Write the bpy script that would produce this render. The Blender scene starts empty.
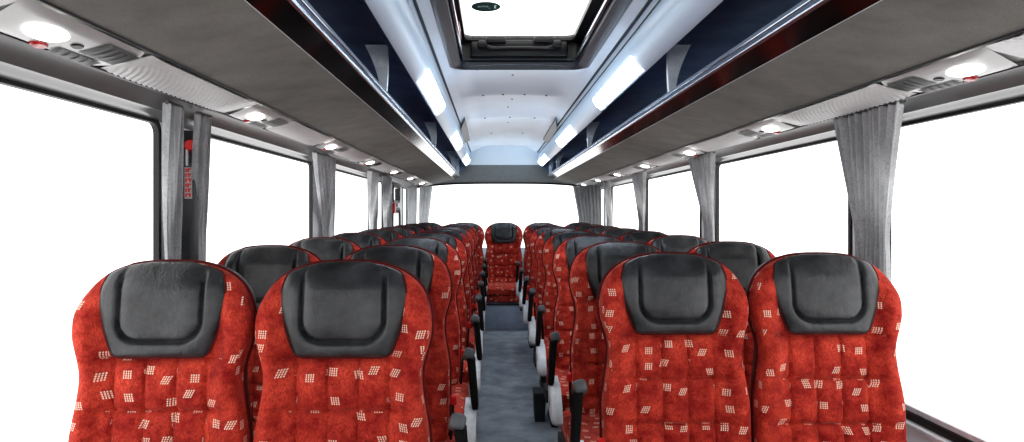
import bpy, bmesh, math, random
from mathutils import Vector, Matrix
random.seed(7)
col = bpy.context.scene.collection
PI = math.pi
EYE = 1.25          # camera height above the coach floor
CX = 0.135          # centre line of the coach body
F = 694.0           # focal length in pixels of the 1024 px frame

# ------------------------------------------------------------------ helpers
class MB:
    def __init__(self): self.v = []; self.f = []
    def add(self, vs, fs):
        n = len(self.v); self.v += [tuple(p) for p in vs]
        self.f += [tuple(i + n for i in q) for q in fs]; return self
    def grid(self, rows, closed=False):
        nc = len(rows[0]); vs = [p for r in rows for p in r]; fs = []
        for i in range(len(rows) - 1):
            for j in range(nc if closed else nc - 1):
                k = (j + 1) % nc
                fs.append((i*nc + j, i*nc + k, (i+1)*nc + k, (i+1)*nc + j))
        return self.add(vs, fs)
    def box(self, x0, x1, y0, y1, z0, z1, bev=0.0, seg=2):
        bm = bmesh.new(); bmesh.ops.create_cube(bm, size=1)
        for v in bm.verts:
            v.co = Vector(((x0+x1)/2 + v.co.x*(x1-x0), (y0+y1)/2 + v.co.y*(y1-y0), (z0+z1)/2 + v.co.z*(z1-z0)))
        if bev > 0:
            bmesh.ops.bevel(bm, geom=list(bm.edges), offset=bev, segments=seg, profile=0.5, affect='EDGES')
        return self.bm(bm)
    def bm(self, bm):
        bm.verts.index_update()
        self.add([v.co[:] for v in bm.verts], [[v.index for v in f.verts] for f in bm.faces]); bm.free(); return self
    def prism_y(self, prof, y0, y1):      # closed profile (x,z), extruded along y, capped
        n = len(prof)
        self.add([(x, y0, z) for x, z in prof] + [(x, y1, z) for x, z in prof],
                 [(i, (i+1) % n, (i+1) % n + n, i + n) for i in range(n)] + [tuple(range(n-1, -1, -1)), tuple(range(n, 2*n))])
        return self
    def prism_x(self, prof, x0, x1):      # closed profile (y,z), extruded along x
        n = len(prof)
        self.add([(x0, y, z) for y, z in prof] + [(x1, y, z) for y, z in prof],
                 [(i, (i+1) % n, (i+1) % n + n, i + n) for i in range(n)] + [tuple(range(n-1, -1, -1)), tuple(range(n, 2*n))])
        return self
    def sheet_y(self, prof, ys, th=0.0):  # open profile (x,z) swept along y; th gives a second skin
        self.grid([[(x, y, z) for x, z in prof] for y in ys]); return self
    def tube(self, pts, r, n=8, closed=False):
        pts = [Vector(p) for p in pts]; rows = []; N = len(pts)
        up = Vector((0.013, 1, 0.021)).normalized()
        for i, p in enumerate(pts):
            a = pts[(i-1) % N] if (closed or i > 0) else p
            b = pts[(i+1) % N] if (closed or i < N-1) else p
            t = (b - a).normalized()
            s = t.cross(up)
            if s.length < 1e-3: s = t.cross(Vector((1, 0, 0.1)))
            s.normalize(); w = s.cross(t)
            rr = r[i] if isinstance(r, (list, tuple)) else r
            rows.append([tuple(p + (s*math.cos(2*PI*k/n) + w*math.sin(2*PI*k/n))*rr) for k in range(n)])
        if closed: rows.append(rows[0])
        self.grid(rows, True)
        if not closed:
            m = len(self.v); self.f.append(tuple(range(m - n, m))); self.f.append(tuple(range(m - n*N, m - n*N + n)))
        return self
    def disc(self, c, nrm, r0, r1, depth, n=24, rx=None):  # short cylinder/ellipse along nrm
        nrm = Vector(nrm).normalized(); c = Vector(c)
        a = Vector((0, 1, 0)) if abs(nrm.y) < .9 else Vector((1, 0, 0))
        a = (a - nrm*a.dot(nrm)).normalized(); b = nrm.cross(a)
        vs = []
        for d, k in ((0, 1.0), (depth*.7, 1.0), (depth, .82)):
            for i in range(n):
                t = 2*PI*i/n; vs.append(c + nrm*d + a*math.cos(t)*r0*k + b*math.sin(t)*r1*k)
        fs = [(j*n+i, j*n+(i+1) % n, (j+1)*n+(i+1) % n, (j+1)*n+i) for j in range(2) for i in range(n)]
        fs += [tuple(range(2*n, 3*n)), tuple(range(n-1, -1, -1))]
        return self.add(vs, fs)
    def xf(self, m):
        self.v = [tuple(m @ Vector(p)) for p in self.v]; return self
    def build(self, name, mat, parent=None, smooth=True, angle=40, kind=None, merge=True):
        me = bpy.data.meshes.new(name); me.from_pydata(self.v, [], self.f)
        bm = bmesh.new(); bm.from_mesh(me)
        if merge: bmesh.ops.remove_doubles(bm, verts=bm.verts, dist=1e-5)
        bmesh.ops.recalc_face_normals(bm, faces=bm.faces)
        for f in bm.faces: f.smooth = smooth
        for e in bm.edges:
            if len(e.link_faces) == 2: e.smooth = e.calc_face_angle(0) < math.radians(angle)
        bm.to_mesh(me); bm.free()
        me.materials.append(mat)
        o = bpy.data.objects.new(name, me); col.objects.link(o)
        if parent: o.parent = parent
        if kind: o['kind'] = kind
        return o

def tag(o, label=None, cat=None, group=None, kind=None):
    if label: o['label'] = label
    if cat: o['category'] = cat
    if group: o['group'] = group
    if kind: o['kind'] = kind
    return o
def empty(name, loc=(0, 0, 0)):
    o = bpy.data.objects.new(name, None); col.objects.link(o); o.location = loc
    o.empty_display_size = .1; return o
def copy_tree(o, parent=None):
    c = o.copy(); col.objects.link(c); c.parent = parent
    for ch in list(o.children): copy_tree(ch, c)
    return c
def lerp(a, b, t): return a + (b - a)*t
def sstep(a, b, x):
    t = max(0, min(1, (x - a)/(b - a))); return t*t*(3 - 2*t)
def interp(tab, x):
    if x <= tab[0][0]: return tab[0][1]
    for (a, p), (b, q) in zip(tab, tab[1:]):
        if x <= b:
            t = (x - a)/(b - a); return lerp(p, q, t*t*(3 - 2*t))
    return tab[-1][1]
def frange(a, b, n): return [a + (b - a)*i/(n - 1) for i in range(n)]

# ------------------------------------------------------------------ materials
def lin(c):
    return tuple(((v/255)/12.92 if v/255 <= .04045 else ((v/255 + .055)/1.055)**2.4) for v in c) + (1,)
class NT:
    def __init__(self, name):
        self.m = bpy.data.materials.new(name); self.m.use_nodes = True
        self.t = self.m.node_tree; self.b = self.t.nodes['Principled BSDF']; self.out = self.t.nodes['Material Output']
    def n(self, typ, **kw):
        x = self.t.nodes.new(typ)
        for k, v in kw.items(): setattr(x, k, v)
        return x
    def l(self, a, b): self.t.links.new(a, b)
    def M(self, op, a, b=None, c=None):
        x = self.n('ShaderNodeMath', operation=op)
        for i, v in enumerate((a, b, c)):
            if v is None: continue
            if isinstance(v, (int, float)): x.inputs[i].default_value = v
            else: self.l(v, x.inputs[i])
        return x.outputs[0]
    def noise(self, scale, detail=4, rough=.6, stretch=None):
        tc = self.n('ShaderNodeTexCoord'); v = tc.outputs['Object']
        if stretch:
            mp = self.n('ShaderNodeMapping'); mp.inputs['Scale'].default_value = stretch; self.l(v, mp.inputs[0]); v = mp.outputs[0]
        x = self.n('ShaderNodeTexNoise'); x.inputs['Scale'].default_value = scale
        x.inputs['Detail'].default_value = detail; x.inputs['Roughness'].default_value = rough
        self.l(v, x.inputs['Vector']); return x.outputs[0]
    def mix(self, fac, a, b):
        x = self.n('ShaderNodeMix', data_type='RGBA')
        if isinstance(fac, (int, float)): x.inputs[0].default_value = fac
        else: self.l(fac, x.inputs[0])
        for i, v in ((6, a), (7, b)):
            if isinstance(v, tuple): x.inputs[i].default_value = v
            else: self.l(v, x.inputs[i])
        return x.outputs[2]
    def ramp(self, fac, lo, hi):
        x = self.n('ShaderNodeMapRange'); self.l(fac, x.inputs[0])
        x.inputs[1].default_value = lo; x.inputs[2].default_value = hi; return x.outputs[0]
    def bump(self, h, strength=.3, dist=.002):
        x = self.n('ShaderNodeBump'); x.inputs['Strength'].default_value = strength; x.inputs['Distance'].default_value = dist
        self.l(h, x.inputs['Height']); self.l(x.outputs[0], self.b.inputs['Normal'])
    def set(self, **kw):
        for k, v in kw.items(): self.b.inputs[k].default_value = v
        return self

def simple(name, rgb, rough=.5, metal=0.0, var=.12, scale=40, bump=0, spec=.5, bscale=None):
    t = NT(name); c = lin(rgb); t.set(Roughness=rough, Metallic=metal)
    t.b.inputs['Specular IOR Level'].default_value = spec
    nz = t.noise(scale)
    lo = tuple(v*(1 - var) for v in c[:3]) + (1,); hi = tuple(min(1, v*(1 + var)) for v in c[:3]) + (1,)
    t.l(t.mix(t.ramp(nz, .3, .7), lo, hi), t.b.inputs['Base Color'])
    if bump: t.bump(t.noise(bscale or scale), bump)
    return t.m

def fabric_mat():
    t = NT('red_moquette'); t.set(Roughness=.85)
    t.b.inputs['Specular IOR Level'].default_value = .25
    t.b.inputs['Sheen Weight'].default_value = .25; t.b.inputs['Sheen Roughness'].default_value = .4
    t.b.inputs['Sheen Tint'].default_value = (1, .45, .35, 1)
    M = t.M
    tc = t.n('ShaderNodeTexCoord'); sp = t.n('ShaderNodeSeparateXYZ'); t.l(tc.outputs['Object'], sp.inputs[0])
    oi = t.n('ShaderNodeObjectInfo')
    x, y, z = sp.outputs
    ns = t.n('ShaderNodeSeparateXYZ'); t.l(tc.outputs['Normal'], ns.inputs[0])
    side = M('GREATER_THAN', M('ABSOLUTE', ns.outputs[0]), .72); topf = M('GREATER_THAN', M('ABSOLUTE', ns.outputs[2]), .8)
    u = M('ADD', M('MULTIPLY', x, M('SUBTRACT', 1.0, side)), M('MULTIPLY', y, side))
    w = M('ADD', M('MULTIPLY', z, M('SUBTRACT', 1.0, topf)), M('MULTIPLY', y, topf))
    CS = .055
    gu = M('DIVIDE', M('ADD', u, 5.0), CS); gw = M('DIVIDE', M('ADD', w, 5.0), CS)
    cu = M('FLOOR', gu); cw = M('FLOOR', gw)
    cb = t.n('ShaderNodeCombineXYZ'); t.l(cu, cb.inputs[0]); t.l(cw, cb.inputs[1])
    t.l(M('FLOOR', M('MULTIPLY', oi.outputs['Random'], 97.0)), cb.inputs[2])
    wn = t.n('ShaderNodeTexWhiteNoise', noise_dimensions='3D'); t.l(cb.outputs[0], wn.inputs['Vector'])
    sc = t.n('ShaderNodeSeparateColor'); t.l(wn.outputs['Color'], sc.inputs[0])
    r, g, b = sc.outputs[0], sc.outputs[1], sc.outputs[2]
    qx = M('MULTIPLY', M('SUBTRACT', M('FRACT', gu), M('ADD', .5, M('MULTIPLY', M('SUBTRACT', r, .5), .5))), CS)
    qz = M('MULTIPLY', M('SUBTRACT', M('FRACT', gw), M('ADD', .5, M('MULTIPLY', M('SUBTRACT', g, .5), .5))), CS)
    qx = M('ADD', qx, M('MULTIPLY', qz, M('MULTIPLY', M('SUBTRACT', wn.outputs['Value'], .6), .9)))
    ins = M('MULTIPLY', M('LESS_THAN', M('ABSOLUTE', qx), .0112), M('LESS_THAN', M('ABSOLUTE', qz), .0102))
    dx = M('LESS_THAN', M('FRACT', M('DIVIDE', M('ADD', qx, .0112), .0056)), .58)
    dz = M('LESS_THAN', M('FRACT', M('DIVIDE', M('ADD', qz, .0102), .0051)), .74)
    mask = M('MULTIPLY', M('MULTIPLY', ins, M('MULTIPLY', dx, dz)), M('LESS_THAN', b, .56))
    mask = M('MULTIPLY', mask, .88)
    n1 = t.noise(14, 5, .65); n2 = t.noise(260, 3, .7, (1, 1, .5))
    n3 = t.noise(46, 4, .7, (1, 1, .8))
    pile = M('ADD', M('MULTIPLY', n1, .78), M('MULTIPLY', n3, .22))
    base = t.mix(t.ramp(pile, .36, .66), lin((146, 26, 25)), lin((228, 88, 66)))
    base = t.mix(M('MULTIPLY', t.ramp(n2, .42, .72), .7), base, lin((96, 10, 12)))
    t.l(t.mix(mask, base, lin((250, 226, 205))), t.b.inputs['Base Color'])
    wr = t.noise(22, 3, .5, (1, 1, 2.2))
    t.bump(M('ADD', M('MULTIPLY', wr, 2.6), M('MULTIPLY', n2, .45)), .6, .007)
    return t.m

def leather_mat():
    t = NT('black_leather'); t.set(Roughness=.36)
    t.b.inputs['Specular IOR Level'].default_value = .55
    n1 = t.noise(9, 4, .6)
    t.l(t.mix(t.ramp(n1, .35, .7), lin((24, 25, 27)), lin((74, 75, 77))), t.b.inputs['Base Color'])
    tc = t.n('ShaderNodeTexCoord'); vo = t.n('ShaderNodeTexVoronoi'); vo.inputs['Scale'].default_value = 260
    t.l(tc.outputs['Object'], vo.inputs['Vector'])
    wr = t.noise(30, 4, .6, (1.6, 1, 1))
    t.bump(t.M('ADD', t.M('MULTIPLY', vo.outputs['Distance'], .25), t.M('MULTIPLY', wr, 1.6)), .4, .004)
    return t.m

def floor_mat():
    t = NT('grey_vinyl_floor'); t.set(Roughness=.75)
    n1 = t.noise(5, 5, .65); n2 = t.noise(170, 3, .8)
    a = t.mix(t.ramp(n1, .3, .7), lin((128, 136, 143)), lin((190, 197, 203)))
    t.l(t.mix(t.M('MULTIPLY', t.ramp(n2, .42, .66), .7), a, lin((66, 72, 79))), t.b.inputs['Base Color'])
    t.bump(n2, .25, .003); return t.m

def carpet_mat(name, rgb, k=.6):
    t = NT(name); t.set(Roughness=.95); t.b.inputs['Specular IOR Level'].default_value = .15
    c = lin(rgb); n1 = t.noise(7, 5, .6); n2 = t.noise(330, 2, .8)
    a = t.mix(t.ramp(n1, .3, .7), tuple(v*.8 for v in c[:3]) + (1,), tuple(v*1.15 for v in c[:3]) + (1,))
    t.l(t.mix(t.M('MULTIPLY', t.ramp(n2, .45, .7), k), a, tuple(v*.55 for v in c[:3]) + (1,)), t.b.inputs['Base Color'])
    t.bump(n2, .3, .002); return t.m

def curtain_mat(name='grey_curtain_cloth', k=1.0):
    t = NT(name); t.set(Roughness=.9); t.b.inputs['Specular IOR Level'].default_value = .2
    n1 = t.noise(6, 5, .6, (1, 1, .35)); n2 = t.noise(140, 2, .6)
    a = t.mix(t.ramp(n1, .3, .72), lin((158, 159, 161)), lin((228, 229, 230)))
    colr = t.mix(t.M('MULTIPLY', t.ramp(n2, .5, .68), .35), a, lin((120, 121, 124)))
    if k < 1: colr = t.mix(1 - k, colr, lin((40, 41, 43)))  # k below one mixes backlit shade into the cloth colour
    t.l(colr, t.b.inputs['Base Color'])
    tr = t.n('ShaderNodeBsdfTranslucent'); t.l(colr, tr.inputs['Color'])
    mx = t.n('ShaderNodeMixShader'); mx.inputs[0].default_value = .36
    t.l(t.b.outputs[0], mx.inputs[1]); t.l(tr.outputs[0], mx.inputs[2]); t.l(mx.outputs[0], t.out.inputs['Surface'])
    t.bump(n2, .2, .001); return t.m

def glass_mat():
    t = NT('clear_window_glass')
    tr = t.n('ShaderNodeBsdfTransparent'); gl = t.n('ShaderNodeBsdfGlossy'); gl.inputs['Roughness'].default_value = .02
    mx = t.n('ShaderNodeMixShader'); mx.inputs[0].default_value = .03
    t.l(tr.outputs[0], mx.inputs[1]); t.l(gl.outputs[0], mx.inputs[2]); t.l(mx.outputs[0], t.out.inputs['Surface'])
    t.t.nodes.remove(t.b); return t.m

def emit_mat(name, rgb, s):
    t = NT(name); t.set(Roughness=.3)
    t.b.inputs['Base Color'].default_value = lin(rgb)
    t.b.inputs['Emission Color'].default_value = lin(rgb); t.b.inputs['Emission Strength'].default_value = s
    return t.m

FAB = fabric_mat(); LEA = leather_mat(); FLOOR = floor_mat()
PIPING = simple('dark_red_piping', (92, 14, 16), .6, spec=.3)
SHELL = simple('black_plastic_shell', (22, 22, 24), .45)
ARM = simple('black_armrest_foam', (7, 7, 8), .6, bump=.1, spec=.15)
ARMTOP = simple('grey_armrest_end', (86, 88, 90), .5)
PANEL = simple('light_grey_plastic', (206, 209, 212), .35)
DARKP = simple('dark_pedestal', (38, 42, 48), .6)
BUCKLE = simple('red_buckle', (214, 34, 38), .35)
CARPET = carpet_mat('grey_rack_carpet', (118, 118, 114))
NAVY = carpet_mat('navy_rack_lining', (120, 138, 166), .3)
GLOSS = simple('gloss_black_fascia', (14, 12, 13), .1, spec=.5, var=.05)
CHROME = simple('polished_aluminium', (190, 200, 212), .2, metal=1.0, var=.04)
BLUEGREY = simple('blue_grey_rail_top', (120, 138, 160), .5)
FIN = simple('white_divider_plastic', (226, 234, 242), .3)
WHITE = simple('white_ceiling_gelcoat', (214, 227, 238), .4, var=.03, scale=4)
COVE = simple('white_cove_gelcoat', (200, 220, 238), .32, var=.03, scale=4)
GROOVE = simple('dark_groove_rubber', (40, 50, 62), .6)
HEADER = simple('grey_window_header', (96, 97, 97), .3, var=.08, scale=8)
REARP = simple('grey_rear_header', (120, 122, 122), .6, var=.08)
SERV = simple('silver_service_plastic', (160, 161, 160), .28, var=.06, scale=12)
RIB = simple('ribbed_grey_plastic', (178, 179, 179), .35, var=.05)
VENT = simple('black_air_vent', (7, 7, 8), .4)
VENT2 = simple('dark_vent_slat', (14, 14, 15), .4)
REDB = simple('red_call_button', (150, 26, 28), .25)
RUBBER = simple('black_window_rubber', (20, 20, 21), .5)
WALL = simple('light_grey_wall', (240, 241, 242), .5, var=.03, scale=6)
PILLAR = simple('pale_grey_pillar', (236, 238, 239), .45, var=.05)
CURT = curtain_mat(); CURT_SHADED = curtain_mat('backlit_shaded_curtain_cloth', .35); GLASS = glass_mat()  # second cloth: same grey curtain with its backlit shade painted into the colour
HATCHD = simple('dark_hatch_frame', (9, 10, 14), .4)
HATCHG = simple('grey_hatch_trim', (46, 50, 57), .4)
STEPM = carpet_mat('blue_grey_step', (182, 192, 208), .35)
TEAL = simple('dark_teal_sticker', (8, 66, 62), .5)
STWHITE = simple('pale_print', (210, 232, 226), .5)
COVELAMP = emit_mat('cold_tube_light', (222, 239, 255), 14.0)
SPOT = emit_mat('reading_lamp_light', (255, 252, 246), 5.0)
SCREW = simple('dark_screw', (60, 70, 80), .4)
REDT = simple('red_print', (205, 30, 36), .5)

# ------------------------------------------------------------------ camera and light
cam = bpy.data.cameras.new('camera'); co = bpy.data.objects.new('camera', cam); col.objects.link(co)
cam.sensor_width = 36; cam.lens = F/1024*36
cam.shift_x = (512 - 493)/1024; cam.shift_y = (212 - 221)/1024
cam.clip_start = .02
co.location = (0, 0, EYE); co.rotation_euler = (PI/2, 0, 0)
bpy.context.scene.camera = co
w = bpy.data.worlds.new('overcast'); bpy.context.scene.world = w; w.use_nodes = True
w.node_tree.nodes['Background'].inputs[0].default_value = (1, 1, 1, 1)
w.node_tree.nodes['Background'].inputs[1].default_value = 2.1
vs = bpy.context.scene.view_settings
vs.view_transform = 'Standard'; vs.look = 'Medium High Contrast'; vs.exposure = 0; vs.gamma = 1

# ------------------------------------------------------------------ seat
ZT, ZC, TB = 1.124, .955, .115
WX, NS = .2135, 2.7
def recline(z): return -(ZT - z)*.10
WTAB = [(.40, .204), (.55, .211), (.68, .211), (.85, .190), (.965, WX)]
def w_of(z):
    if z <= ZC: return interp(WTAB, z)
    r = min(1, (z - ZC)/(ZT - ZC)); return max(.0015, WX*(1 - r**NS)**(1/NS))
def t_of(z):
    if z <= ZC: return 1.0
    r = min(1, (z - ZC)/(ZT - ZC)); return max(.03, (1 - r**5)**(1/2.6))
def back_rows():
    zs = frange(.40, ZC, 84) + [ZC + (ZT - ZC)*math.sin(PI/2*k/26)**(2/NS) for k in range(1, 27)]
    return [(z, w_of(z), t_of(z)) for z in zs]
def quilt(x, z):
    d = 0.0
    if z < .93:
        zz = z - .12*x*x
        for s in (.893, .768, .641, .514):
            d += .013*math.exp(-((zz - s)/.0055)**2)
            d += .007*math.exp(-((zz - s)/.022)**2)
        k = 1 - sstep(.135, .165, abs(x))
        kz = 1 - sstep(.885, .90, zz)
        for s in (-.112, -.037, .037, .112): d += .0075*k*kz*math.exp(-((x - s)/.0042)**2) + .004*k*kz*math.exp(-((x - s)/.013)**2)
    return d
def front_y(x, z, wz, tz):
    s = min(1.0, abs(x)/max(wz, 1e-4))
    e = (1 - s**6)**(1/6.0) if s < 1 else 0.0
    wing = -.030*sstep(.62, .86, s)*tz*(.55 + .45*sstep(.45, .95, z))*(1 - sstep(.99, 1.075, z))
    ym = recline(z) + TB/2
    return ym - TB/2*tz*e + wing*min(1, e*1.6) + quilt(x, z)*(1 - sstep(.78, .97, s))
def back_y(x, z, wz, tz):
    s = min(1.0, abs(x)/max(wz, 1e-4)); e = (1 - s**5)**(1/5.0) if s < 1 else 0.0
    return recline(z) + TB/2 + TB/2*tz*e
SS = [math.sin(PI/2*t)*.35 + t*.65 for t in frange(-1, 1, 97)]
SS = [max(-1, min(1, s)) for s in SS]
def seat_backrest():
    m = MB(); R = back_rows(); fr = []; bk = []
    for z, wz, tz in R:
        fr.append([(s*wz, front_y(s*wz, z, wz, tz), z) for s in SS])
        bk.append([(s*wz, back_y(s*wz, z, wz, tz), z) for s in SS[::4]])
    m.grid(fr)
    # side and front skin only down to the mid plane; the rear skin closes it
    b = MB(); b.grid(bk)
    m.v += []; 
    return m, b
def seat_piping():
    m = MB(); R = back_rows(); pts = []
    for sgn, RR in ((-1, R), (1, R[::-1])):
        for z, wz, tz in RR: pts.append((sgn*(wz + .001), recline(z) + TB/2 - .012*tz, z + (.002 if wz < .1 else 0)))
    return m.tube(pts, .0042, 6)
HZ0, HZ1 = .899, 1.1215
def hw_of(z):
    t = [(HZ0, .114), (1.025, .154), (1.10, .140), (1.13, .120)]
    for (a, p), (b, q) in zip(t, t[1:]):
        if z <= b: break
    w = lerp(p, q, (z - a)/(b - a)) + .004*math.sin(PI*max(0, min(1, (z - a)/(b - a))))
    if z < HZ0 + .02:
        q = (HZ0 + .02 - z)/.02; w -= .012*(1 - math.sqrt(max(0, 1 - q*q)))
    return min(w, w_of(z) - .005)
def headrest():
    m = MB(); fr = []; bk = []
    zs = [HZ0, HZ0 + .0015, HZ0 + .004, HZ0 + .008] + frange(HZ0 + .012, 1.08, 62) + [1.08 + (HZ1 - 1.08)*math.sin(PI/2*k/12) for k in range(1, 13)]
    ss = frange(-1, 1, 105); ss = sorted(set(ss + [-.998, -.993, .993, .998]))
    for z in zs:
        wz = hw_of(z); W, T_ = w_of(z), t_of(z); rf = []; rb = []
        for s in ss:
            x = s*wz
            ed = min((1 - abs(s))*wz/.016, 1); e = math.sqrt(max(0, 1 - (1 - ed)**2))
            eb = min((z - HZ0)/.012, 1); eb = math.sqrt(max(0, 1 - (1 - eb)**2))
            et = .25 + .75*(1 - sstep(1.06, HZ1, z))
            base = recline(z) + TB/2 - TB/2*T_*(1 - min(1, abs(x)/W)**6)**(1/6.0)
            dx = abs(x) - .100; dz = .938 - z; r = .052
            ax = max(dx + r, 0); az = max(dz + r, 0)
            d = math.hypot(ax, az) + min(max(dx + r, dz + r), 0) - r
            groove = .0085*math.exp(-(d/.0045)**2)
            puff = -.013*(1 - math.exp(-max(0, -d)/.016)) if d < 0 else 0
            rim = -.007*sstep(.0, .012, d)*(1 - sstep(.015, .05, d))
            y = base - .012*e*eb*et + (groove + puff + rim)*e*eb*et
            rf.append((x, y, z + .0035*sstep(1.085, HZ1, z)*e)); rb.append((x, min(base + .022, recline(z) + TB/2), z - .002))
        fr.append(rf); bk.append(rb)
    for z in zs[:-16:-1]:
        wz = hw_of(z); W, T_ = w_of(z), t_of(z); rf = []; rb = []
        for s in ss:
            x = s*wz; mid = recline(z) + TB/2
            ed = min((1 - abs(s))*wz/.016, 1); e = math.sqrt(max(0, 1 - (1 - ed)**2))
            yb = mid + TB/2*T_*(1 - min(1, abs(x)/W)**5)**(1/5.0)
            rf.append((x, yb + .004*e, z + .0035*sstep(1.085, HZ1, z)*e)); rb.append((x, mid + .001, z - .002))
        fr.append(rf); bk.append(rb)
    m.grid(fr); n = len(fr)
    for idx in (0, -1): m.grid([[fr[i][idx] for i in range(n)], [bk[i][idx] for i in range(n)]])
    m.grid([fr[-1], bk[-1]]); m.grid([fr[0], bk[0]])
    k0 = len(zs) - 4
    pts = [(fr[i][0][0] - .001, fr[i][0][1] - .002, fr[i][0][2]) for i in range(k0, 0, -2)]
    pts += [(x, y - .002, z - .001) for x, y, z in fr[0][4:-4:6]]
    pts += [(fr[i][-1][0] + .001, fr[i][-1][1] - .002, fr[i][-1][2]) for i in range(1, k0 + 1, 2)]
    return m, MB().tube(pts, .0024, 6)
def cushion(arm=0):
    m = MB(); rows = []
    N = 40
    for y in [-.475, -.474, -.468, -.455, -.43] + frange(-.40, -.06, 10) + [-.035, -.02]:
        r = []; fy = sstep(-.478, -.42, y)
        top = .415 + .038*math.sqrt(max(.02, fy)); bot = .335 + .03*(1 - fy)
        for k in range(N):
            a = 2*PI*k/N; ca, sa = math.cos(a), math.sin(a)
            x = .204*math.copysign(abs(ca)**.35, ca); zz = math.copysign(abs(sa)**.5, sa)
            z = lerp(bot, top, (zz + 1)/2) + (.016*sstep(.12, .2, abs(x)) if zz > 0 else 0)
            z -= (.006*math.exp(-((y + .2)/.006)**2) if zz > .5 else 0)
            if arm and x*arm > 0: x *= 1.24
            r.append((x*(.96 + .04*fy), y, z))
        rows.append(r)
    m.grid(rows, True); m.f.append(tuple(range(N))); m.f.append(tuple(range(len(m.v) - N, len(m.v))))
    return m
def armrest_parts(sg, root):
    # folded-up armrest standing beside the backrest on the aisle side; sg = +1 aisle to the right
    bx, tx = sg*.304, sg*.288
    m = MB()
    cs = 10; rows = []
    for t in frange(0, 1, 12):
        z = lerp(.585, .745, t); y = lerp(-.13, -.075, t); x = lerp(bx, tx, t)
        hw = lerp(.0125, .0145, t); hy = lerp(.024, .030, t)
        if t < .01: hw *= .8; hy *= .8
        rows.append([(x + hw*math.copysign(abs(math.cos(2*PI*k/cs + .3))**.6, math.cos(2*PI*k/cs + .3)),
                      y + hy*math.copysign(abs(math.sin(2*PI*k/cs + .3))**.6, math.sin(2*PI*k/cs + .3)), z) for k in range(cs)])
    m.grid(rows, True); m.f.append(tuple(range(cs))); m.f.append(tuple(range(len(m.v) - cs, len(m.v))))
    # the cranked end leans in towards the seat
    k = MB().box(-.019, .019, -.030, .030, -.019, .019, .012, 3)
    a = m.build('armrest', ARM, root)
    mm = Matrix.Translation((tx - sg*.008, -.068, .755)) @ Matrix.Rotation(sg*.28, 4, 'Y') @ Matrix.Rotation(-.45, 4, 'X')
    cap = k.xf(mm).build('armrest_end', ARMTOP, a)
    cap['label'] = 'grey rounded armrest end'
    sp = [(-.045, .60), (-.075, .588), (-.14, .59), (-.185, .565), (-.225, .53), (-.25, .495), (-.25, .47), (-.215, .452), (-.14, .452), (-.07, .47), (-.04, .51)]
    p = MB(); x0, x1 = (sg*.268, sg*.308)
    cxm = sum(q[0] for q in sp)/len(sp); czm = sum(q[1] for q in sp)/len(sp)
    rws = []
    for xx, kk in ((x0, 1.0), (lerp(x0, x1, .6), 1.0), (lerp(x0, x1, .9), .93), (x1, .8)):
        rws.append([(xx, cxm + (a_ - cxm)*kk, czm + (b_ - czm)*kk) for a_, b_ in sp])
    p.grid(rws, True); n = len(sp); L = len(p.v); p.f.append(tuple(range(L - n, L))); p.f.append(tuple(range(n)))
    sd = p.build('side_panel', PANEL, root, angle=50); sd['label'] = 'pale grey plastic hinge cover on the aisle side'
    MB().tube([(sg*.304, -.16, .49), (sg*.306, -.13, .51), (sg*.305, -.11, .535)], .004, 6).build('recline_lever', SHELL, sd)
    MB().prism_x([(-.24, .33), (-.05, .33), (-.07, .385), (-.22, .385)], sg*.19, sg*.27).build('side_bracket', DARKP, root)
def buckle(sg, root):
    st = MB().tube([(sg*.214, -.05, .43), (sg*.222, -.085, .52), (sg*.228, -.11, .60)], .005, 6).build('seat_belt_stalk', SHELL, root)
    b = MB().box(-.011, .011, -.009, .009, -.018, .018, .006).xf(Matrix.Translation((sg*.230, -.12, .612)) @ Matrix.Rotation(.35, 4, 'X'))
    b.build('buckle', BUCKLE, st)['label'] = 'red seat belt buckle'

_bk, _rear = seat_backrest(); _hd, _hp = headrest()
def make_seat(arm=0, legs=True, dz=0.0):
    root = empty('coach_seat')
    def fix(o):
        o.location.z = -dz; return o
    b = _bk.build('backrest', FAB, root, angle=80); fix(b)
    _rear.build('back_shell', SHELL, b, angle=80)
    seat_piping().build('piping', PIPING, b)
    h = _hd.build('headrest', LEA, root, angle=60); fix(h)
    h['label'] = 'black leather head pad with a raised stitched cushion'
    _hp.build('headrest_piping', PIPING, h)
    fix(cushion(arm).build('seat_cushion', FAB, root, angle=70))
    f = MB().box(-.195, .195, -.43, -.01, .30, .345, .012).build('seat_frame', SHELL, root); fix(f)
    if legs:
        for s in (-1, 1):
            x = s*.17
            MB().prism_x([(-.34, 0), (-.06, 0), (-.06, .02), (-.13, .05), (-.15, .31), (-.25, .31), (-.27, .05), (-.34, .02)], x - .018, x + .018).build('leg', DARKP, root)
    else:
        fix(MB().box(-.205, .205, -.462, -.02, .283, .348, .012).build('skirt', FAB, root))
    if arm:
        armrest_parts(arm, root); buckle(arm, root)
    return root

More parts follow.
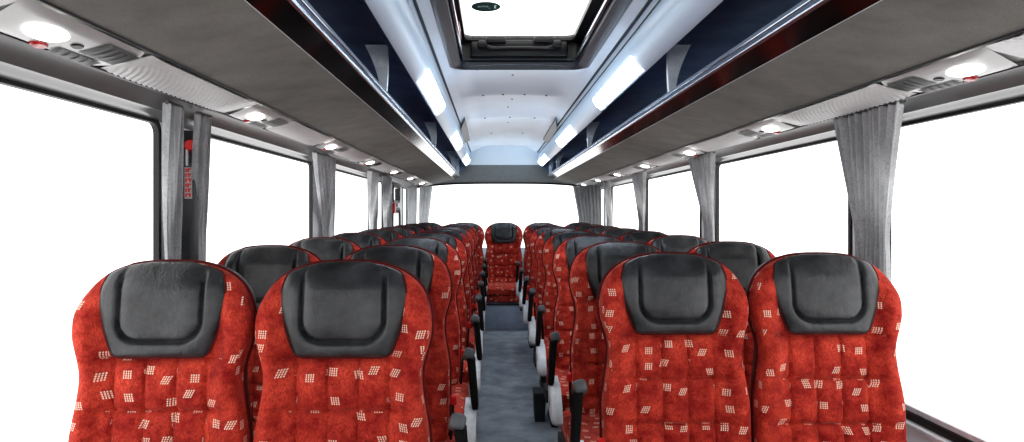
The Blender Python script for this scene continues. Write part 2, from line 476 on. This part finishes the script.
bxm = MB(); rows_ = []
for z, k in ((0, .8), (.01, .82), (.165, 1.0), (.175, .98)):
    rows_.append([(.279 + k*.036*sx, 4.19 + k*.075*sy, z) for sx, sy in ((-1, -1), (1, -1), (1, 1), (-1, 1))])
bxm.grid(rows_, True); bxm.f += [(0, 1, 2, 3), (12, 13, 14, 15)]
tag(bxm.build('litter_box', DARKP, smooth=False), 'small dark tapered box on the floor at the right edge of the aisle', 'box')
ORD = ['front', 'second', 'third', 'fourth', 'fifth', 'sixth', 'seventh', 'eighth']
LROWS = [1.70 + .78*k for k in range(8)]
RROWS = [2.025 + .78*k for k in range(7)]
def place_column(proto, x, rows, side, where, group):
    for k, d in enumerate(rows):
        o = proto if k == 0 else copy_tree(proto)
        o.location = (x, d, 0)
        nm = 'nearest the camera' if k == 0 else ('last before the back bench' if k == len(rows) - 1 else f'{ORD[k]} from the front')
        tag(o, f'red patterned coach seat with black headrest, {side} {where} column, {nm}', 'seat', group)
LI = make_seat(arm=+1); place_column(LI, -.364, LROWS, 'left', 'aisle', 'coach seats left of the aisle')
LO = make_seat(); place_column(LO, -.806, LROWS, 'left', 'window', 'coach seats along the left windows')
RI = make_seat(arm=-1); place_column(RI, .526, RROWS, 'right', 'aisle', 'coach seats right of the aisle')
RO = make_seat(); place_column(RO, .968, RROWS, 'right', 'window', 'coach seats along the right windows')
BK = make_seat(legs=False, dz=.275)
for k, (dx, nm) in enumerate([(0, 'red back-row seat in the middle, facing straight down the aisle'),
                              (-.438, 'red back-row seat just left of the middle one'),
                              (.438, 'red back-row seat just right of the middle one'),
                              (-.876, 'red back-row seat at the far left by the rear curtain'),
                              (.876, 'red back-row seat at the far right by the rear curtain')]):
    o = BK if k == 0 else copy_tree(BK)
    o.location = (.122 + dx, 7.9, .275)
    tag(o, nm, 'seat', 'coach seats of the back row')

# ------------------------------------------------------------------ setting
Y0, Y1 = -.5, 8.72
WA = 1.19
XL, XR = CX - WA, CX + WA
def P(sd, a, h): return (CX + sd*a, EYE + h)
MB().box(XL - .08, XR + .08, Y0, Y1 + .1, -.08, 0).build('floor', FLOOR, kind='structure')
stp = MB().box(XL + .005, XR - .005, 7.35, Y1 - .02, 0.0, .272, .006); stp.build('trim_1', STEPM, kind='structure')
MB().box(XL + .01, XR - .01, 7.342, 7.39, .262, .279, .003).build('trim_2', SHELL, kind='structure')
ZS, ZW = EYE - .645, EYE + .284
WIN = {-1: [(-.35, 2.18), (2.46, 4.02), (4.30, 5.90), (6.25, 6.62), (8.08, 8.50)],
       +1: [(-.35, 2.33), (2.57, 4.10), (4.42, 5.97), (6.22, 7.73), (8.24, 8.58)]}
DOOR = (7.12, 7.90)
wn = [0]
def rrect(y0, y1, z0, z1, r, n=6):
    pts = []
    for cy, cz, a0 in ((y1 - r, z1 - r, 0), (y0 + r, z1 - r, PI/2), (y0 + r, z0 + r, PI), (y1 - r, z0 + r, 1.5*PI)):
        for k in range(n + 1):
            a = a0 + PI/2*k/n; pts.append((cy + r*math.cos(a), cz + r*math.sin(a)))
    return pts
def ring(m, xa, xb, outer, inner):
    n = len(outer)
    rows = [[(xa, *p) for p in outer], [(xb, *p) for p in outer], [(xb, *p) for p in inner], [(xa, *p) for p in inner], [(xa, *p) for p in outer]]
    return m.grid(rows, True)
for sd in (-1, 1):
    nm = 'left' if sd < 0 else 'right'
    xw = CX + sd*WA; xo = xw + sd*.012
    xa, xb = min(xw, xo), max(xw, xo)
    m = MB()
    m.box(xa, xb, Y0, Y1, 0, ZS); m.box(xa, xb, Y0, Y1, ZW, EYE + .62)
    segs = [(s, e) for s, e in WIN[sd]]
    if sd < 0: segs.insert(4, DOOR)
    y = Y0
    for s, e in segs:
        if s > y: m.box(xa, xb, y, s, ZS, ZW)
        y = e
    m.box(xa, xb, y, Y1, ZS, ZW)
    m.build('wall_' + nm, WALL, kind='structure', smooth=False)
    # sill ledge
    s2 = xw - sd*.03
    MB().box(min(xw + sd*.002, s2), max(xw + sd*.002, s2), Y0, Y1 - .03, ZS - .028, ZS - .014, .004).build('trim_' + ('3' if sd < 0 else '4'), simple('grey_sill_' + nm, (206, 208, 210), .4), kind='structure')
    for (s, e) in WIN[sd]:
        wn[0] += 1
        r = empty(f'window_{wn[0]}', (xw, (s + e)/2, (ZS + ZW)/2)); r['kind'] = 'structure'
        L = r.location
        T = Matrix.Translation(-L)
        rr = min(.035, (e - s)*.2)
        fo = rrect(s - .012, e + .012, ZS - .012, ZW + .012, rr + .012); fi = rrect(s + .006, e - .006, ZS + .010, ZW - .008, rr)
        ring(MB(), xw - sd*.008, xw + sd*.010, fo, fi).xf(T).build('window_frame', RUBBER, r)
        pn = rrect(s + .01, e - .01, ZS + .01, ZW - .01, rr); xg = xw + sd*.006
        MB().add([(xg, *p) for p in pn], [tuple(range(len(pn)))]).xf(T).build('pane', GLASS, r)
        MB().box(min(xw - sd*.004, xw + sd*.012), max(xw - sd*.004, xw + sd*.012), s, e, ZS + .012, ZS + .03, .003).xf(T).build('inner_bead', PANEL, r)

# emergency door in the left wall
s, e = DOOR
d = empty('door_1', (XL, (s + e)/2, ZS)); d['kind'] = 'structure'
T = Matrix.Translation(-d.location)
z1, z2, z3 = 1.275, 1.375, 1.515
up = rrect(s + .20, e - .12, z2, z3, .03); lo = rrect(s + .18, e - .08, ZS + .05, z1, .09)
dm = MB(); xa, xb = XL - .04, XL - .005
for (a, b, c_, f_) in ((s, s + .19, ZS, ZW), (e - .10, e, ZS, ZW), (s + .19, e - .10, z1, z2), (s + .19, e - .10, z3 - .005, ZW), (s + .19, e - .10, ZS, ZS + .055)):
    dm.box(xa, xb, a, b, c_, f_)
dm.xf(T).build('door_panel', PILLAR, d, smooth=False)
for q, r_ in ((up, .03), (lo, .09)):
    ys = [p[0] for p in q]; zs = [p[1] for p in q]
    fo = rrect(min(ys) - .025, max(ys) + .025, min(zs) - .025, max(zs) + .025, r_ + .02)
    ring(MB(), XL + .012, XL - .045, fo, q).xf(T).build('window_frame', RUBBER, d)
    MB().add([(XL - .03, *p) for p in q], [tuple(range(len(q)))]).xf(T).build('pane', GLASS, d)
hb = MB().box(XL + .002, XL + .02, s + .24, s + .44, z1 + .028, z1 + .07, .006).xf(T).build('handle_cover', DARKP, d)
MB().box(XL + .002, XL + .03, s + .14, s + .22, z1 - .04, z1 + .07, .01).xf(T).build('release_handle', BUCKLE, d)['label'] = 'red emergency release'

MB().box(XL - .05, XR + .05, Y0 - .06, Y0, 0, .98).box(XL - .05, XR + .05, Y0 - .06, Y0, EYE + .62, EYE + 1.05).build('wall_front', WALL, kind='structure', smooth=False)  # unseen wall behind the camera, added so front light enters only from higher up
# rear wall: window under a grey header, white fascia above
ZR = EYE + .368
rw = MB(); N = 30
def arch(x): return ZR - .07*max(0, (abs(x - CX)/1.19))**3.2
xs = frange(XL, XR, N)
rw.grid([[(x, Y1 - .01, arch(x)) for x in xs], [(x, Y1 - .045, arch(x) + .03) for x in xs], [(x, Y1 - .09, EYE + .50) for x in xs], [(x, Y1 - .13, EYE + .62) for x in xs]])
rw.build('trim_5', REARP, kind='structure')
wr = MB().box(XL - .05, XR + .05, Y1, Y1 + .05, 0, .80)
wr.box(XL - .05, XL + .06, Y1, Y1 + .05, .80, ZR); wr.box(XR - .06, XR + .05, Y1, Y1 + .05, .80, ZR)
wr.box(XL - .05, XR + .05, Y1, Y1 + .05, ZR, EYE + 1.05)
wr.build('wall_rear', WALL, kind='structure', smooth=False)
r = empty('window_20', (CX, Y1 + .02, 1.2)); r['kind'] = 'structure'
T = Matrix.Translation(-r.location)
MB().tube([(x, Y1 - .012, arch(x) - .006) for x in xs], .011, 8).xf(T).build('window_frame', RUBBER, r)
MB().box(XL + .06, XR - .06, Y1 + .012, Y1 + .02, .80, ZR).xf(T).build('pane', GLASS, r)
# white fascia closing the ceiling at the rear
fx = MB()
fx.grid([[(x, Y1 - .10, EYE + .575) for x in frange(CX - .52, CX + .52, 9)], [(x, Y1 - .16, EYE + .60) for x in frange(CX - .52, CX + .52, 9)],
         [(x, Y1 - .22, EYE + .68) for x in frange(CX - .5, CX + .5, 9)], [(x, Y1 - .34, EYE + .775) for x in frange(CX - .46, CX + .46, 9)], [(x, Y1 - .40, EYE + .86) for x in frange(CX - .44, CX + .44, 9)]])
fx.build('trim_6', WHITE, kind='structure')

# ceiling with moulded cross ribs and the hatch hole
HY0, HY1, HA = 2.30, 3.61, .345
creases = [3.66, 4.52, 5.6, 6.7, 7.8, 8.9]
def ceil_h(a, y):
    h = .768 - .02*(abs(a)/.35)**2
    if abs(a) > .35: h = .748 - (abs(a) - .35)/.085*.03
    for c0, c1 in zip(creases, creases[1:]):
        if c0 <= y < c1:
            k = 1 - sstep(.24, .36, abs(a)); t = (y - c0)/(c1 - c0)
            h += k*(.045*math.sin(PI*t)**.7 - .012)
    return h
ays = frange(-.435, .435, 37)
ays = sorted(set(ays + [-HA, HA]))
yys = sorted(set([round(v, 3) for v in frange(Y0, 3.6, 22) + [HY0, HY1, 3.66] + frange(3.66, Y1 - .1, 90)]))
m = MB(); idx = {}; vsx = []
for i, y in enumerate(yys):
    for j, a in enumerate(ays): idx[i, j] = len(vsx); vsx.append((CX + a, y, EYE + ceil_h(a, y)))
fs = []
for i in range(len(yys) - 1):
    for j in range(len(ays) - 1):
        ym = (yys[i] + yys[i+1])/2; am = (ays[j] + ays[j+1])/2
        if HY0 < ym < HY1 and abs(am) < HA: continue
        fs.append((idx[i, j], idx[i, j+1], idx[i+1, j+1], idx[i+1, j]))
m.add(vsx, fs); ceil = m.build('ceiling', WHITE, kind='structure', angle=60)
scr = MB()
for y, aa in ((3.72, (-.22, .0, .2)), (4.05, (-.02,)), (4.50, (-.2, -.07, .07, .21)), (4.9, (0,)), (5.25, (-.02,)), (5.58, (-.2, .0, .2)), (6.2, (0,)), (6.68, (-.15, .15))):
    for a in aa: scr.disc((CX + a, y, EYE + ceil_h(a, y) + .002), (0, 0, -1), .007, .007, .006, 10)
scr.build('screws', SCREW, ceil)

# roof outer skin (keeps daylight out of the racks)
ro = MB(); op = [(-1.24, .60), (-1.18, .78), (-.9, .86), (-.6, .91)]
for sg in (-1, 1):
    ro.grid([[(CX + sg*-a, y, EYE + h) for a, h in op] + [(CX + sg*HA*1.02, y, EYE + .925)] for y in (Y0, Y1 + .05)])
ro.grid([[(CX + x, y, EYE + .925) for x in (-.36, .36)] for y in (Y0, HY0 - .02)])
ro.grid([[(CX + x, y, EYE + .925) for x in (-.36, .36)] for y in (HY1 + .32, Y1 + .05)])
ro.build('ceiling.001', WALL, kind='structure')

# roof hatch
H = empty('roof_hatch', (CX, (HY0 + HY1)/2, EYE + .76)); tag(H, 'dark framed roof hatch with white glass above the aisle', 'roof hatch')
T = Matrix.Translation(-H.location)
def rr2(x0, x1, y0, y1, r): return rrect(x0, x1, y0, y1, r)
def loop(pts, z): return [(CX + p[0], p[1], EYE + z) for p in pts]
o0 = rr2(-HA - .012, HA + .012, HY0 - .01, HY1 + .012, .07); o1 = rr2(-HA + .045, HA - .045, HY0 + .02, HY1 + .001, .05)
MB().grid([loop(o0, .757), loop(o0, .744), loop(rr2(-HA + .006, HA - .006, HY0, HY1 + .004, .065), .740), loop(o1, .752), loop(o1, .80)], True).xf(T).build('outer_trim', HATCHG, H)
i1 = rr2(-HA + .05, HA - .05, HY0 + .02, HY1 - .008, .05); i2 = rr2(-.278, .278, HY0 + .05, HY1 - .035, .04)
MB().grid([loop(i1, .78), loop(rr2(-HA + .02, HA - .02, HY0, HY1 + .012, .05), .80), loop(rr2(-HA + .02, HA - .02, HY0, HY1 + .015, .05), .885), loop(i2, .885), loop(i2, .91)], True).xf(T).build('inner_frame', HATCHD, H)
gp = loop(rr2(-.285, .285, HY0 + .04, HY1 - .02, .04), .898)
hg = NT('white_hatch_glass')
tl = hg.n('ShaderNodeBsdfTranslucent'); tl.inputs['Color'].default_value = (.98, .98, .98, 1)
tp = hg.n('ShaderNodeBsdfTransparent'); mx = hg.n('ShaderNodeMixShader'); mx.inputs[0].default_value = .93
hg.l(tl.outputs[0], mx.inputs[1]); hg.l(tp.outputs[0], mx.inputs[2]); hg.l(mx.outputs[0], hg.out.inputs['Surface']); hg.t.nodes.remove(hg.b)
MB().add(gp, [tuple(range(len(gp)))]).xf(T).build('pane', hg.m, H)
for sx in (-1, 1):
    MB().box(CX + sx*.288 - .006, CX + sx*.288 + .006, HY0 + .05, HY1 - .07, EYE + .775, EYE + .792, .003).xf(T).build('side_rail', CHROME, H)
# latch unit on the rear edge
lt = MB()
lt.box(CX - .215, CX + .215, HY1 - .10, HY1 - .015, EYE + .835, EYE + .872, .012)
lt.box(CX - .25, CX + .25, HY1 - .04, HY1 + .01, EYE + .80, EYE + .88, .01)
lu = lt.xf(T).build('latch_unit', HATCHD, H)
for sx in (-1, 1):
    MB().box(CX + sx*.12 - .05, CX + sx*.12 + .05, HY1 - .135, HY1 - .05, EYE + .848, EYE + .884, .014).xf(T).build('latch_pad', HATCHG if 0 else HATCHD, lu)
MB().tube([(CX - .16, HY1 - .12, EYE + .832), (CX - .13, HY1 - .135, EYE + .822), (CX + .13, HY1 - .135, EYE + .822), (CX + .16, HY1 - .12, EYE + .832)], .009, 8).xf(T).build('handle_bar', VENT2, lu)
# red lever on the left side of the hatch
lv = empty('emergency_lever', (CX - .296, 3.22, EYE + .83)); tag(lv, 'small red emergency lever on the left inside edge of the roof hatch', 'lever')
T2 = Matrix.Translation(-lv.location)
MB().box(CX - .308, CX - .285, 3.10, 3.24, EYE + .815, EYE + .855, .008).xf(T2).build('grip', simple('dull_red_plastic', (120, 30, 40), .4), lv)
MB().box(CX - .306, CX - .287, 3.25, 3.34, EYE + .822, EYE + .846, .006).xf(T2).build('bracket', simple('pink_grey_plastic', (150, 110, 118), .4), lv)
# sticker on the hatch glass
sx0, sy0 = -.0310, 3.02
st = empty('oval_sticker', (sx0, sy0, EYE + .893)); tag(st, 'dark green oval sticker with pale script on the hatch glass', 'sticker')
st_m = MB(); n = 40
st_m.add([(.0635*math.cos(2*PI*k/n), .072*math.sin(2*PI*k/n), 0) for k in range(n)], [tuple(range(n))]); st_m.build('sticker_face', TEAL, st)
sc = MB()
def stroke(pts, wd):
    for (a, b), (c, d_) in zip(pts, pts[1:]):
        dx, dy = c - a, d_ - b; L = math.hypot(dx, dy) or 1; nx, ny = -dy/L*wd, dx/L*wd
        sc.add([(a + nx, b + ny, -.001), (c + nx, d_ + ny, -.001), (c - nx, d_ - ny, -.001), (a - nx, b - ny, -.001)], [(0, 1, 2, 3)])
px = -.034
for k, hgt in enumerate([.026, .020, .012, .012, .018, .024]):
    stroke([(px, .018), (px + .002, .018 - hgt)], .0016); stroke([(px, .006 - .006*(k % 2)), (px + .008, .012 - .01*(k % 2))], .0020); px += .0082
stroke([(.012, -.022), (.019, -.016)], .003)
stroke([(.040, .024), (.040, -.02)], .0042); stroke([(.035, .024), (.047, .024)], .0035); stroke([(.035, -.02), (.047, -.02)], .0035)
sc.v = [(x, -y, z) for x, y, z in sc.v]
sc.build('sticker_print', STWHITE, st, merge=False)

# coves with tube lights, racks, service strip, window header
YR1 = 8.60
COVEP = [(.435, .718), (.415, .69), (.408, .655), (.413, .618), (.432, .584), (.458, .563), (.475, .56)]
LIGHTS = {-1: [(3.0, 4.0), (5.3, 6.3), (7.4, 8.3)], +1: [(2.75, 3.8), (4.95, 6.0), (7.4, 8.4)]}
LNAME = ['nearest', 'middle', 'farthest']
tn = [6]
def trim():
    tn[0] += 1; return f'trim_{tn[0]}'
for sd in (-1, 1):
    nm = 'left' if sd < 0 else 'right'
    MB().sheet_y([P(sd, a, h) for a, h in COVEP], (Y0, YR1 - .05)).build(trim(), COVE, kind='structure', angle=60)
    # end cap of the cove
    cp = [P(sd, a, h) for a, h in COVEP] + [P(sd, .50, .62), P(sd, .47, .72)]
    MB().prism_y(cp, YR1 - .055, YR1 - .045).build(trim(), COVE, kind='structure')
    for a, h in ((.4345, .717), (.405, .729)):
        x, z = P(sd, a, h); MB().box(x - .005, x + .005, Y0, YR1 - .08, z - .006, z + .004).build(trim(), GROOVE, kind='structure')
    for k, (a, b) in enumerate(LIGHTS[sd]):
        ll = [(p[0] - .004*(1 if i < 5 else .3), p[1] - .004*(.2 if i < 3 else 1)) for i, p in enumerate(COVEP)][3:6]
        lm = MB()
        prof = [P(sd, q[0], q[1]) for q in ll]
        inner = [P(sd, q[0] + .006, q[1] + .003) for q in ll][::-1]
        lm.prism_y(prof + inner, a, b)
        o = lm.build('ceiling_light', COVELAMP)
        tag(o, f'{LNAME[k]} long white tube light in the {nm} ceiling cove', 'light', 'tube lights in the ceiling coves')
    # luggage rack
    R = empty('luggage_rack', (CX + sd*.7, 4.2, EYE + .4)); tag(R, f'long open luggage rack with glossy dark edge above the {nm} seats', 'luggage rack', 'overhead luggage racks')
    T = Matrix.Translation(-R.location)
    und = [(.6115, .4055), (.73, .383), (.876, .347)]
    MB().sheet_y([P(sd, a, h) for a, h in und], (Y0, 3, 6, YR1)).xf(T).build('underside', CARPET, R)
    ins = [(.475, .562), (.485, .60), (.56, .655), (.80, .665), (1.0, .60), (1.06, .50), (1.0, .42), (.85, .395), (.604, .436)]
    MB().sheet_y([P(sd, a, h) for a, h in ins], (Y0, YR1)).xf(T).build('lining', NAVY, R, smooth=True)
    MB().prism_y([P(sd, a, h) for a, h in ins], YR1 - .012, YR1).xf(T).build('end_panel', NAVY, R)
    lip = MB().prism_y([P(sd, a, h) for a, h in [(.612, .4070), (.594, .4155), (.575, .4243), (.556, .4325), (.565, .440), (.60, .436), (.612, .424)]], Y0, YR1)
    lf = lip.xf(T).build('front_fascia', GLOSS, R, angle=50); lf['label'] = 'glossy dark edge reflecting the red seats'
    bead = MB().tube([(CX + sd*.613, y, EYE + .408) for y in (Y0, 3.0, YR1)], .0022, 8).xf(T); bead.build('lower_bead', PANEL, R)
    MB().prism_y([P(sd, a, h) for a, h in [(.5555, .4330), (.550, .437), (.5485, .4425), (.552, .446), (.568, .445), (.568, .440)]], Y0, YR1 + .005).xf(T).build('chrome_rail', CHROME, R, angle=50)
    MB().prism_y([P(sd, a, h) for a, h in [(.5515, .4465), (.546, .453), (.541, .4615), (.547, .467), (.58, .465), (.58, .446)]], Y0, YR1).xf(T).build('rail_top', BLUEGREY, R, angle=50)
    x0, z0 = P(sd, .5455, .4535)
    MB().tube([(x0, Y0, z0), (x0, 4, z0), (x0, YR1, z0)], .0026, 6).xf(T).build('rail_trim', CHROME, R)
    for y in (1.05, 2.70, 5.0, 7.45, 8.42):
        o_ = []; i_ = []
        for t in frange(0, 1, 10):
            h = lerp(.460, .648, t)
            o_.append(P(sd, lerp(.548, .545, t) - .004*math.sin(PI*t), h)); i_.append(P(sd, lerp(.572, .632, t**1.7), h))
        MB().prism_y(o_ + i_[::-1], y - .013, y + .013).xf(T).build('divider', FIN, R, angle=40)
    # service strip backing and the window header
    hd = [(.865, .352), (1.0, .320)]
    MB().sheet_y([P(sd, a, h) for a, h in hd], (Y0, Y1 - .04)).build(trim(), SERV, kind='structure')
    hp = [(1.0, .3175), (1.003, .335), (1.03, .345), (1.075, .335), (1.105, .312), (1.115, .300), (1.135, .2985), (1.145, .293), (1.165, .289), (1.192, .285)]
    MB().sheet_y([P(sd, a, h) for a, h in hp], (Y0, 3, 6, Y1 - .03)).build(trim(), HEADER, kind='structure', angle=30)
    x0, z0 = P(sd, 1.0, .318)
    MB().box(x0 - .006, x0 + .006, Y0, Y1 - .06, z0 - .007, z0 + .004).build(trim(), RUBBER, kind='structure')
    x0, z0 = P(sd, .874, .3475)
    MB().box(x0 - .002, x0 + .002, Y0, Y1 - .06, z0 - .004, z0 + .002).build(trim(), RUBBER, kind='structure')

# service panels (lamp, buttons, air outlets) and ribbed strips between them
def SP(sd, u, y, off=0.0):        # u 0 at the rack seam, 1 at the window header; off pushes down into the cabin
    a = lerp(.878, .998, u); h = lerp(.3465, .3175, u); n = (-.235, -.972)
    return (CX + sd*(a + n[0]*off), y, EYE + h + n[1]*off)
def patch(sd, u0, u1, y0, y1, off, th, bulge=0, nu=7, ny=9, shape=None):
    rows = []
    for j, y in enumerate(frange(y0, y1, ny)):
        r = []
        for i, u in enumerate(frange(u0, u1, nu)):
            yy = y
            if shape: yy = shape(u, y)
            b = bulge*math.sin(PI*i/(nu - 1))*math.sin(PI*j/(ny - 1))
            edge = .35 if (i in (0, nu - 1) or j in (0, ny - 1)) else 1
            r.append(SP(sd, u, yy, off + th*edge + b))
        rows.append(r)
    return MB().grid(rows)
def make_unit(sd, y):
    root = empty('service_panel', SP(sd, .5, y)); T = Matrix.Translation(-root.location)
    fn = lambda u, yy: yy + (.05*math.sin(PI*u) if yy > y + .2 else (.06*(u - .5) if yy < y else 0))
    patch(sd, .02, .97, y - .11, y + .24, .002, .008, .003, 9, 15, fn).xf(T).build('housing', SERV, root)
    nrm = Vector((sd*-.235, 0, -.972))
    MB().disc(SP(sd, .48, y, .008), nrm, .052, .027, .010, 28).xf(T).build('lamp_lens', SPOT, root)['label'] = 'lit oval reading lamp'
    MB().disc(SP(sd, .84, y + .045, .006), nrm, .021, .012, .010, 20).xf(T).build('call_button', REDB, root)['label'] = 'red call button'
    MB().disc(SP(sd, .50, y + .095, .008), nrm, .016, .010, .008, 18).xf(T).build('switch', VENT2, root)
    for (u0, u1, a, b) in ((.14, .64, .125, .25), (.70, .94, .08, .22)):
        v = patch(sd, u0, u1, y + a, y + b, .0125, .002, 0, 4, 4).xf(T).build('air_vent', VENT, root)
        sl = MB()
        nS = 5
        for k in range(nS):
            yy = y + lerp(a + .012, b - .012, k/(nS - 1)); p = patch(sd, u0 + .03, u1 - .03, yy - .0018, yy + .0018, .0145, .002, 0, 3, 3); sl.add(p.v, p.f)
        sl.xf(T).build('slats', VENT2, v)
    return root
LUN = [1.24 + 1.09*k for k in range(7)]
RUN = [1.57 + 1.10*k for k in range(7)]
for sd, lst in ((-1, LUN), (1, RUN)):
    nm = 'left' if sd < 0 else 'right'; proto = make_unit(sd, lst[0])
    for k, y in enumerate(lst):
        o = proto if k == 0 else copy_tree(proto)
        o.location = SP(sd, .5, y)
        wh = 'nearest the camera' if k == 0 else ('farthest, by the rear window' if k == len(lst) - 1 else f'{ORD[k]} from the front')
        tag(o, f'silver service panel with reading lamp and air vents, {nm} side, {wh}', 'overhead panel', f'service panels above the {nm} windows')
    edges = [(lst[0] - 1.09, None)] + [(y, None) for y in lst]
    for (ya, _), (yb, _2) in zip(edges, edges[1:]):
        a, b = ya + .275, yb - .125
        rows = []; nu, ny = 14, 240
        for j in range(ny):
            y = lerp(a, b, j/(ny - 1)); r = []
            for i in range(nu):
                u = lerp(.02, .97, i/(nu - 1))
                ph = (y + .11*(1 - u)**2 - .05*u - a)/.026
                am = .0045*sstep(0, .06, y - a)*(1 - sstep(b - a - .12, b - a, y - a))
                r.append(SP(sd, u, y, .004 + am*abs(math.sin(PI*ph))**.6))
            rows.append(r)
        MB().grid(rows).build(trim(), RIB, kind='structure', angle=25)
    # small dark panel where the cove meets the rear ceiling
    pp = MB(); q = [(.430, .704, 7.0), (.404, .717, 5.84), (.353, .735, 5.4), (.365, .733, 6.94)]
    pp.add([(CX + sd*a_, y_, EYE + h_ - .016) for a_, h_, y_ in q] + [(CX + sd*(a_ + .004), y_, EYE + h_ + .012) for a_, h_, y_ in q],
           [(0, 1, 2, 3), (7, 6, 5, 4)] + [(i, (i+1) % 4, (i+1) % 4 + 4, i + 4) for i in range(4)])
    tag(pp.build('speaker_cover', HATCHG), f'small dark grey cover panel beside the {nm} rear end of the ceiling', 'cover panel', 'cover panels at the rear ceiling')

# ------------------------------------------------------------------ curtains
def curtain(p0, p1, ztop, zbot, bot0, bot1, pleats, amp=.016, label='', seed=0, gather=.0, group='grey window curtains', mat=None):
    rnd = random.Random(seed); nx, nz = pleats*10, 26
    a0, a1 = Vector((*p0, 0)), Vector((*p1, 0)); b0, b1 = Vector((*bot0, 0)), Vector((*bot1, 0))
    n = (a1 - a0).normalized(); n = Vector((-n.y, n.x, 0))
    ph = [rnd.uniform(-.9, .9) for _ in range(pleats + 2)]; am = [rnd.uniform(.6, 1.3) for _ in range(pleats + 2)]
    rows = []
    for i in range(nz):
        t = i/(nz - 1); r = []
        for j in range(nx + 1):
            s = j/nx
            A = a0.lerp(a1, s); B = b0.lerp(b1, s); tt = t**1.1; tx_ = min(1, t/.5)
            p = A.lerp(B, tx_)
            q = s*pleats; k = int(min(q, pleats - 1))
            fr = q - k; pa = lerp(ph[k], ph[k+1], fr); aa = lerp(am[k], am[k+1], fr)
            off = amp*aa*(math.sin(2*PI*q + pa*1.2) + .35*math.sin(4*PI*q + pa*3 + t*1.5))*(1 - .45*tx_)
            off += .006*math.sin(t*5 + s*9)
            p = p + n*off
            r.append((p.x, p.y, lerp(ztop, zbot, t) + .004*math.sin(2*PI*q)))
        rows.append(r)
    root = empty('curtain', ((a0.x + a1.x)/2, (a0.y + a1.y)/2, zbot)); T = Matrix.Translation(-root.location)
    MB().grid(rows).xf(T).build('drape', mat or CURT, root, angle=180)
    top = [(a0.lerp(a1, s)) for s in (0, .5, 1)]
    MB().tube([(p.x, p.y, ztop + .004) for p in top], .006, 6).xf(T).build('heading_rail', HEADER, root)
    tag(root, label, 'curtain', group)
ZCT = EYE + .312
xl, xr = CX - 1.075, CX + 1.035
bl, br = CX - 1.158, CX + 1.160
LAB = [((2.00, 2.095), (2.17, 2.25), -1, 5, 'grey pleated curtain at the nearest left pillar, half nearer the camera'),
       ((2.205, 2.31), (2.365, 2.45), -1, 5, 'narrow grey curtain right of the red hammer on the nearest left pillar'),
       ((3.66, 4.10), (4.19, 4.42), -1, 7, 'grey curtain at the second left pillar'),
       ((5.30, 5.66), (5.76, 6.08), -1, 5, 'grey curtain at the third left pillar'),
       ((5.98, 6.40), (6.53, 6.97), -1, 5, 'pale grey curtain just in front of the left emergency door'),
       ((1.975, 2.37), (2.27, 2.50), 1, 10, 'wide grey pleated curtain at the nearest right pillar'),
       ((3.67, 4.10), (4.07, 4.27), 1, 8, 'grey curtain at the second right pillar'),
       ((5.34, 5.80), (5.96, 6.18), 1, 8, 'grey curtain at the third right pillar'),
       ((6.90, 7.28), (7.52, 7.90), 1, 5, 'grey curtain at the fourth right pillar')]
for k, (ta, ba, sd, n, lb) in enumerate(LAB):
    X, B = (xl, bl) if sd < 0 else (xr, br)
    curtain((X, ta[0]), (X, ta[1]), ZCT, .78, (B, ba[0]), (B, ba[1]), n, .011 if k < 2 else .017, lb, k + 1)
ZCR = EYE + .345
curtain((XR - .045, 8.28), (XR - .34, 8.60), ZCR - .03, .78, (XR - .045, 8.28), (XR - .27, 8.62), 7, .013, 'grey curtain in the rear right corner, coloured darker for backlit shade', 10, mat=CURT_SHADED)
curtain((XL + .045, 8.25), (XL + .13, 8.45), ZCR - .03, .78, (XL + .045, 8.25), (XL + .12, 8.45), 4, .012, 'grey curtain in the rear left corner, half on the side wall', 11)
curtain((XL + .155, 8.50), (XL + .30, 8.60), ZCR - .03, .78, (XL + .15, 8.50), (XL + .25, 8.62), 4, .012, 'grey curtain in the rear left corner, half on the rear window', 12)

# emergency hammer with red lettering on the first left pillar
hx, hy = -1.0, 2.296
MB().box(XL + .002, hx + .012, hy, hy + .035, .70, EYE + .27, .003).build('trim_90', simple('dark_pillar_cover', (58, 60, 62), .5), kind='structure')
hm = empty('emergency_hammer', (hx, hy, 1.47)); tag(hm, 'red capped emergency hammer between the two nearest left curtains', 'emergency hammer')
T = Matrix.Translation(-hm.location)
MB().disc((hx + .004, hy, 1.470), (.25, -1, 0), .022, .019, .028, 24).xf(T).build('cap', BUCKLE, hm)
MB().box(hx - .012, hx - .003, hy - .014, hy + .001, 1.402, 1.458, .003).xf(T).build('handle', PANEL, hm)
sg_ = MB()
tagm = empty('warning_sign', (hx - .006, hy, 1.35)); tag(tagm, 'vertical strip of red lettering under the emergency hammer', 'sign')
T = Matrix.Translation(-tagm.location)
sx_ = hx - .019
MB().box(sx_, sx_ + .024, hy - .004, hy + .001, 1.294, 1.398).xf(T).build('sign_backing', simple('grey_sign_back', (176, 176, 176), .5), tagm)
for k in range(6):
    z = 1.394 - k*.0165; x = sx_ + .003
    sg_.box(x, x + .005, hy - .0052, hy - .0042, z - .0125, z)
    sg_.box(x + .0065, x + .019, hy - .0052, hy - .0042, z - .005, z)
    sg_.box(x + .0065 + .003*(k % 3), x + .012 + .003*(k % 3), hy - .0052, hy - .0042, z - .0125, z - .005)
sg_.xf(T).build('red_lettering', REDT, tagm)
